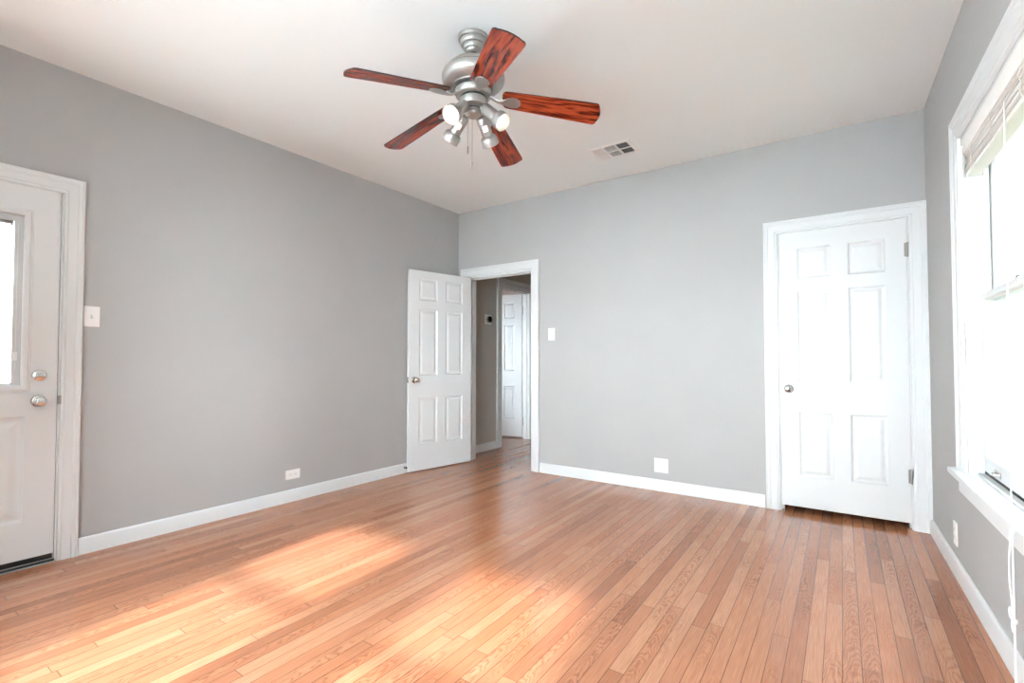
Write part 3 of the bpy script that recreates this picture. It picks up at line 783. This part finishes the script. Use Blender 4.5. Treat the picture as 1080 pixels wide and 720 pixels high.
def iron_bm():
    """curved arm from the flywheel that spreads to a rounded paddle under the blade root"""
    st = [(.070, .004, .0135, .006), (.090, .002, .013, .006), (.108, -.008, .0115, .006), (.126, -.018, .0105, .005), (.146, -.0200, .0135, .0045), (.164, -.0180, .023, .004), (.184, -.0150, .0325, .0035), (.204, -.0125, .036, .0035), (.224, -.0110, .0325, .003), (.238, -.0100, .022, .003), (.244, -.0095, .008, .0025)]
    bm = bmesh.new(); rings = []; seg = 14
    for x, z, w, t in st:
        rings.append([bm.verts.new((x, w*math.cos(2*math.pi*k/seg), z+t*math.sin(2*math.pi*k/seg))) for k in range(seg)])
    for a, b in zip(rings, rings[1:]):
        for k in range(seg): bm.faces.new((a[k], a[(k+1) % seg], b[(k+1) % seg], b[k]))
    bm.faces.new(rings[0]); bm.faces.new(rings[-1])
    return bm
PIT = math.radians(-13.1); DROOP = math.radians(9.5)
b0 = i0 = None
for k in range(5):
    ang = math.radians(34.1+72*k)
    mw = Matrix.Translation((0, 0, ZB)) @ Matrix.Rotation(ang, 4, 'Z') @ Matrix.Rotation(DROOP, 4, 'Y') @ Matrix.Rotation(PIT, 4, 'X')
    if b0 is None:
        b0 = obj('blade', blade_bm(), [M['blade'], M['blade_edge']], fan, mw)
        i0 = obj('blade_iron', iron_bm(), M['pewter'], fan, mw, smooth=True, angle=60)
    else:
        for src in (b0, i0):
            c = src.copy(); C.objects.link(c); c.parent = fan; c.matrix_local = mw

# four spotlights of the light kit: start on the fitter, end at the rim of the bell
def spot_head(p0, p1, slot=False):
    p0, p1 = Vector(p0), Vector(p1); d = (p1-p0); L = d.length; A = axis(d.normalized(), p0)
    bm = bmesh.new(); b = L-.050
    lathe(bm, [(0, 0), (.015, .001), (.024, .006), (.0285, .014), (.029, .03), (.029, b-.001), (.0315, b), (.040, b+.006), (.0445, b+.018), (.0450, b+.030), (.0450, L-.001), (.0435, L), (.0425, L-.002), (.0405, b+.022), (.030, b+.004), (0, b)], 36)
    h = obj('spotlight', bm, M['pewter'], fan, A, smooth=True, angle=40)
    bm = bmesh.new(); lathe(bm, [(.020, b+.001), (.034, b+.014), (.0365, b+.024), (.034, b+.027), (.018, b+.030), (0, b+.031)], 32)
    obj('bulb', bm, M['bulb'], h, smooth=True)
    # knuckle that joins the head to the fitter
    bm = bmesh.new(); inv = A.inverted()
    q = inv @ Vector((p0.x*.55, p0.y*.55, p0.z+.004)); tube(bm, [q, (q+Vector((0, 0, .012)))*.5, (0, 0, .012)], .008, 12); lathe(bm, [(.011, -.006), (.012, 0), (.011, .008)], 16)
    obj('swivel_joint', bm, M['pewter'], h, smooth=True)
    sp = bpy.data.lights.new('spot_glow', 'SPOT'); sp.energy = 3.0; sp.spot_size = math.radians(100); sp.spot_blend = .6; sp.color = (1, .86, .68); sp.shadow_soft_size = .03
    lo = bpy.data.objects.new('bulb_light', sp); C.objects.link(lo); lo.parent = h; lo.matrix_local = Matrix.Translation((0, 0, L+.004)) @ Matrix.Rotation(math.pi, 4, 'X')
    # glowing cooling slot on the flank that looks towards the room
    if not slot: return h
    view = (Vector((3.52, -4.06, 1.10))-Vector((FX, FY, 2.3))); lv = A.to_3x3().inverted() @ view; an = math.atan2(lv.y, lv.x)
    bm = bmesh.new(); n = 6; z0, z1 = b*.45, b*.45+.026; rr = .0294
    a = [bm.verts.new((rr*math.cos(an+(i/n-.5)*.85), rr*math.sin(an+(i/n-.5)*.85), z0)) for i in range(n+1)]
    c = [bm.verts.new((rr*math.cos(an+(i/n-.5)*.85), rr*math.sin(an+(i/n-.5)*.85), z1)) for i in range(n+1)]
    for i in range(n): bm.faces.new((a[i], a[i+1], c[i+1], c[i]))
    bmesh.ops.solidify(bm, geom=bm.faces[:], thickness=.0006)
    obj('vent_slot', bm, M['bulb_glow'], h)
    return h
spot_head((-.002, -.058, -.372), (.006, -.177, -.476))
spot_head((.052, .018, -.368), (.166, .031, -.472))
spot_head((.004, .054, -.384), (-.008, .161, -.490), True)
spot_head((-.054, .002, -.384), (-.162, .002, -.490), True)

def chain(x, y, z0, z1, label=None):
    bm = bmesh.new(); tube(bm, [(x, y, z0), (x, y, z1+.035)], .0011, 6)
    n = int((z0-z1-.035)/.02)
    for k in range(n): lathe(bm, [(0, .0018), (.0018, 0), (0, -.0018)], 8, Matrix.Translation((x, y, z0-k*.02)))
    c = obj('pull_chain', bm, M['hinge'], fan, smooth=True)
    bm = bmesh.new(); lathe(bm, [(0, z1+.040), (.003, z1+.038), (.0038, z1+.030), (.0038, z1+.006), (.003, z1), (0, z1)], 12, Matrix.Translation((x, y, 0))); obj('chain_fob', bm, M['pewter'], c, smooth=True)
chain(-.018, -.022, -.39, 2.140-H); chain(-.009, .003, -.40, 2.068-H)

# ------------------------------------------------------------------ outdoors: ground, porch by the exterior door, wall, grass and eave added to cut side light
bm = bmesh.new(); box(bm, -14, 16, -16, 16, -.55, -.45)
tag(obj('outdoor_ground', bm, M['tile']), 'pale paved ground outside the windows', 'ground', kind='structure')
bm = bmesh.new()
box(bm, -2.6, -.16, -6.0, .1, 2.42, 2.50)
for k in range(7): box(bm, -2.6, -.16, -5.7+k*.85, -5.62+k*.85, 2.30, 2.42)
tag(obj('porch_roof', bm, M['siding_white']), 'white porch roof with rafters outside the exterior door', 'porch roof', kind='structure')
bm = bmesh.new(); box(bm, -2.6, -.16, -6.0, .1, -.45, -.05); tag(obj('porch_deck', bm, M['tile']), 'porch deck outside the exterior door', 'deck', kind='structure')
for i, y in enumerate((-5.8, -3.0, -.2)):
    bm = bmesh.new(); box(bm, -2.55, -2.43, y, y+.12, -.05, 2.42, .004); box(bm, -2.58, -2.40, y-.03, y+.15, 2.28, 2.40, .006); box(bm, -2.58, -2.40, y-.03, y+.15, -.05, .12, .006)
    tag(obj('porch_post', bm, M['siding_white']), ('white porch post nearest the front end', 'white porch post outside the exterior door glass', 'white porch post at the back end of the porch')[i], 'post')
M['siding_grey'] = mat('grey_siding', (.13, .13, .127), .7)
M['added_grass'] = bumpy(mottled(mat('added_grass', rough=.95), (.035, .055, .02), (.09, .11, .05), 3.0), 40, .5, .02)
bm = bmesh.new(); box(bm, W+.4, 6.55, -10, 14, -.45, -.40)
tag(obj('bounce_cut_strip', bm, M['added_grass']), 'dark grass strip added outside the right window to cut bounced light', 'added_grass', kind='structure')  # dark strip added to cut ground bounce onto the window jamb
def siding(name, F, L, hgt, label, m='siding_white'):
    bm = bmesh.new(); n = int(hgt/.14)
    for k in range(n):
        z = -.45+k*.14
        v = [bm.verts.new(p) for p in ((0, -.018, z), (L, -.018, z), (L, -.002, z+.14), (0, -.002, z+.14), (0, .1, z), (L, .1, z), (L, .1, z+.14), (0, .1, z+.14))]
        for q in ((0, 1, 2, 3), (5, 4, 7, 6), (0, 4, 5, 1), (3, 2, 6, 7), (0, 3, 7, 4), (1, 5, 6, 2)): bm.faces.new([v[i] for i in q])
    return tag(obj(name, bm, M[m], mw=F), label, 'house wall', kind='structure')
siding('neighbour_sky_block', frame((6.6, 14.0), (0, -1, 0), (1, 0, 0)), 24, 6.2, 'dark grey clapboard wall set beyond the right window to cut its light', 'siding_grey')  # set close, tall and dark to cut daylight into the right window
bm = bmesh.new(); box(bm, W+.14, W+.85, -7, 3.5, 2.86, 2.98); box(bm, W+.83, W+.87, -7, 3.5, 2.80, 3.0)
tag(obj('eave_sky_block', bm, M['siding_white']), 'unseen white eave added above the right window to block sky', 'roof eave', kind='structure')  # unseen overhang added to block sky above the right window
siding('porch_wall', frame((-6.2, -6.0), (0, 1, 0), (-1, 0, 0)), 9, 3.0, 'white clapboard wall beyond the porch')
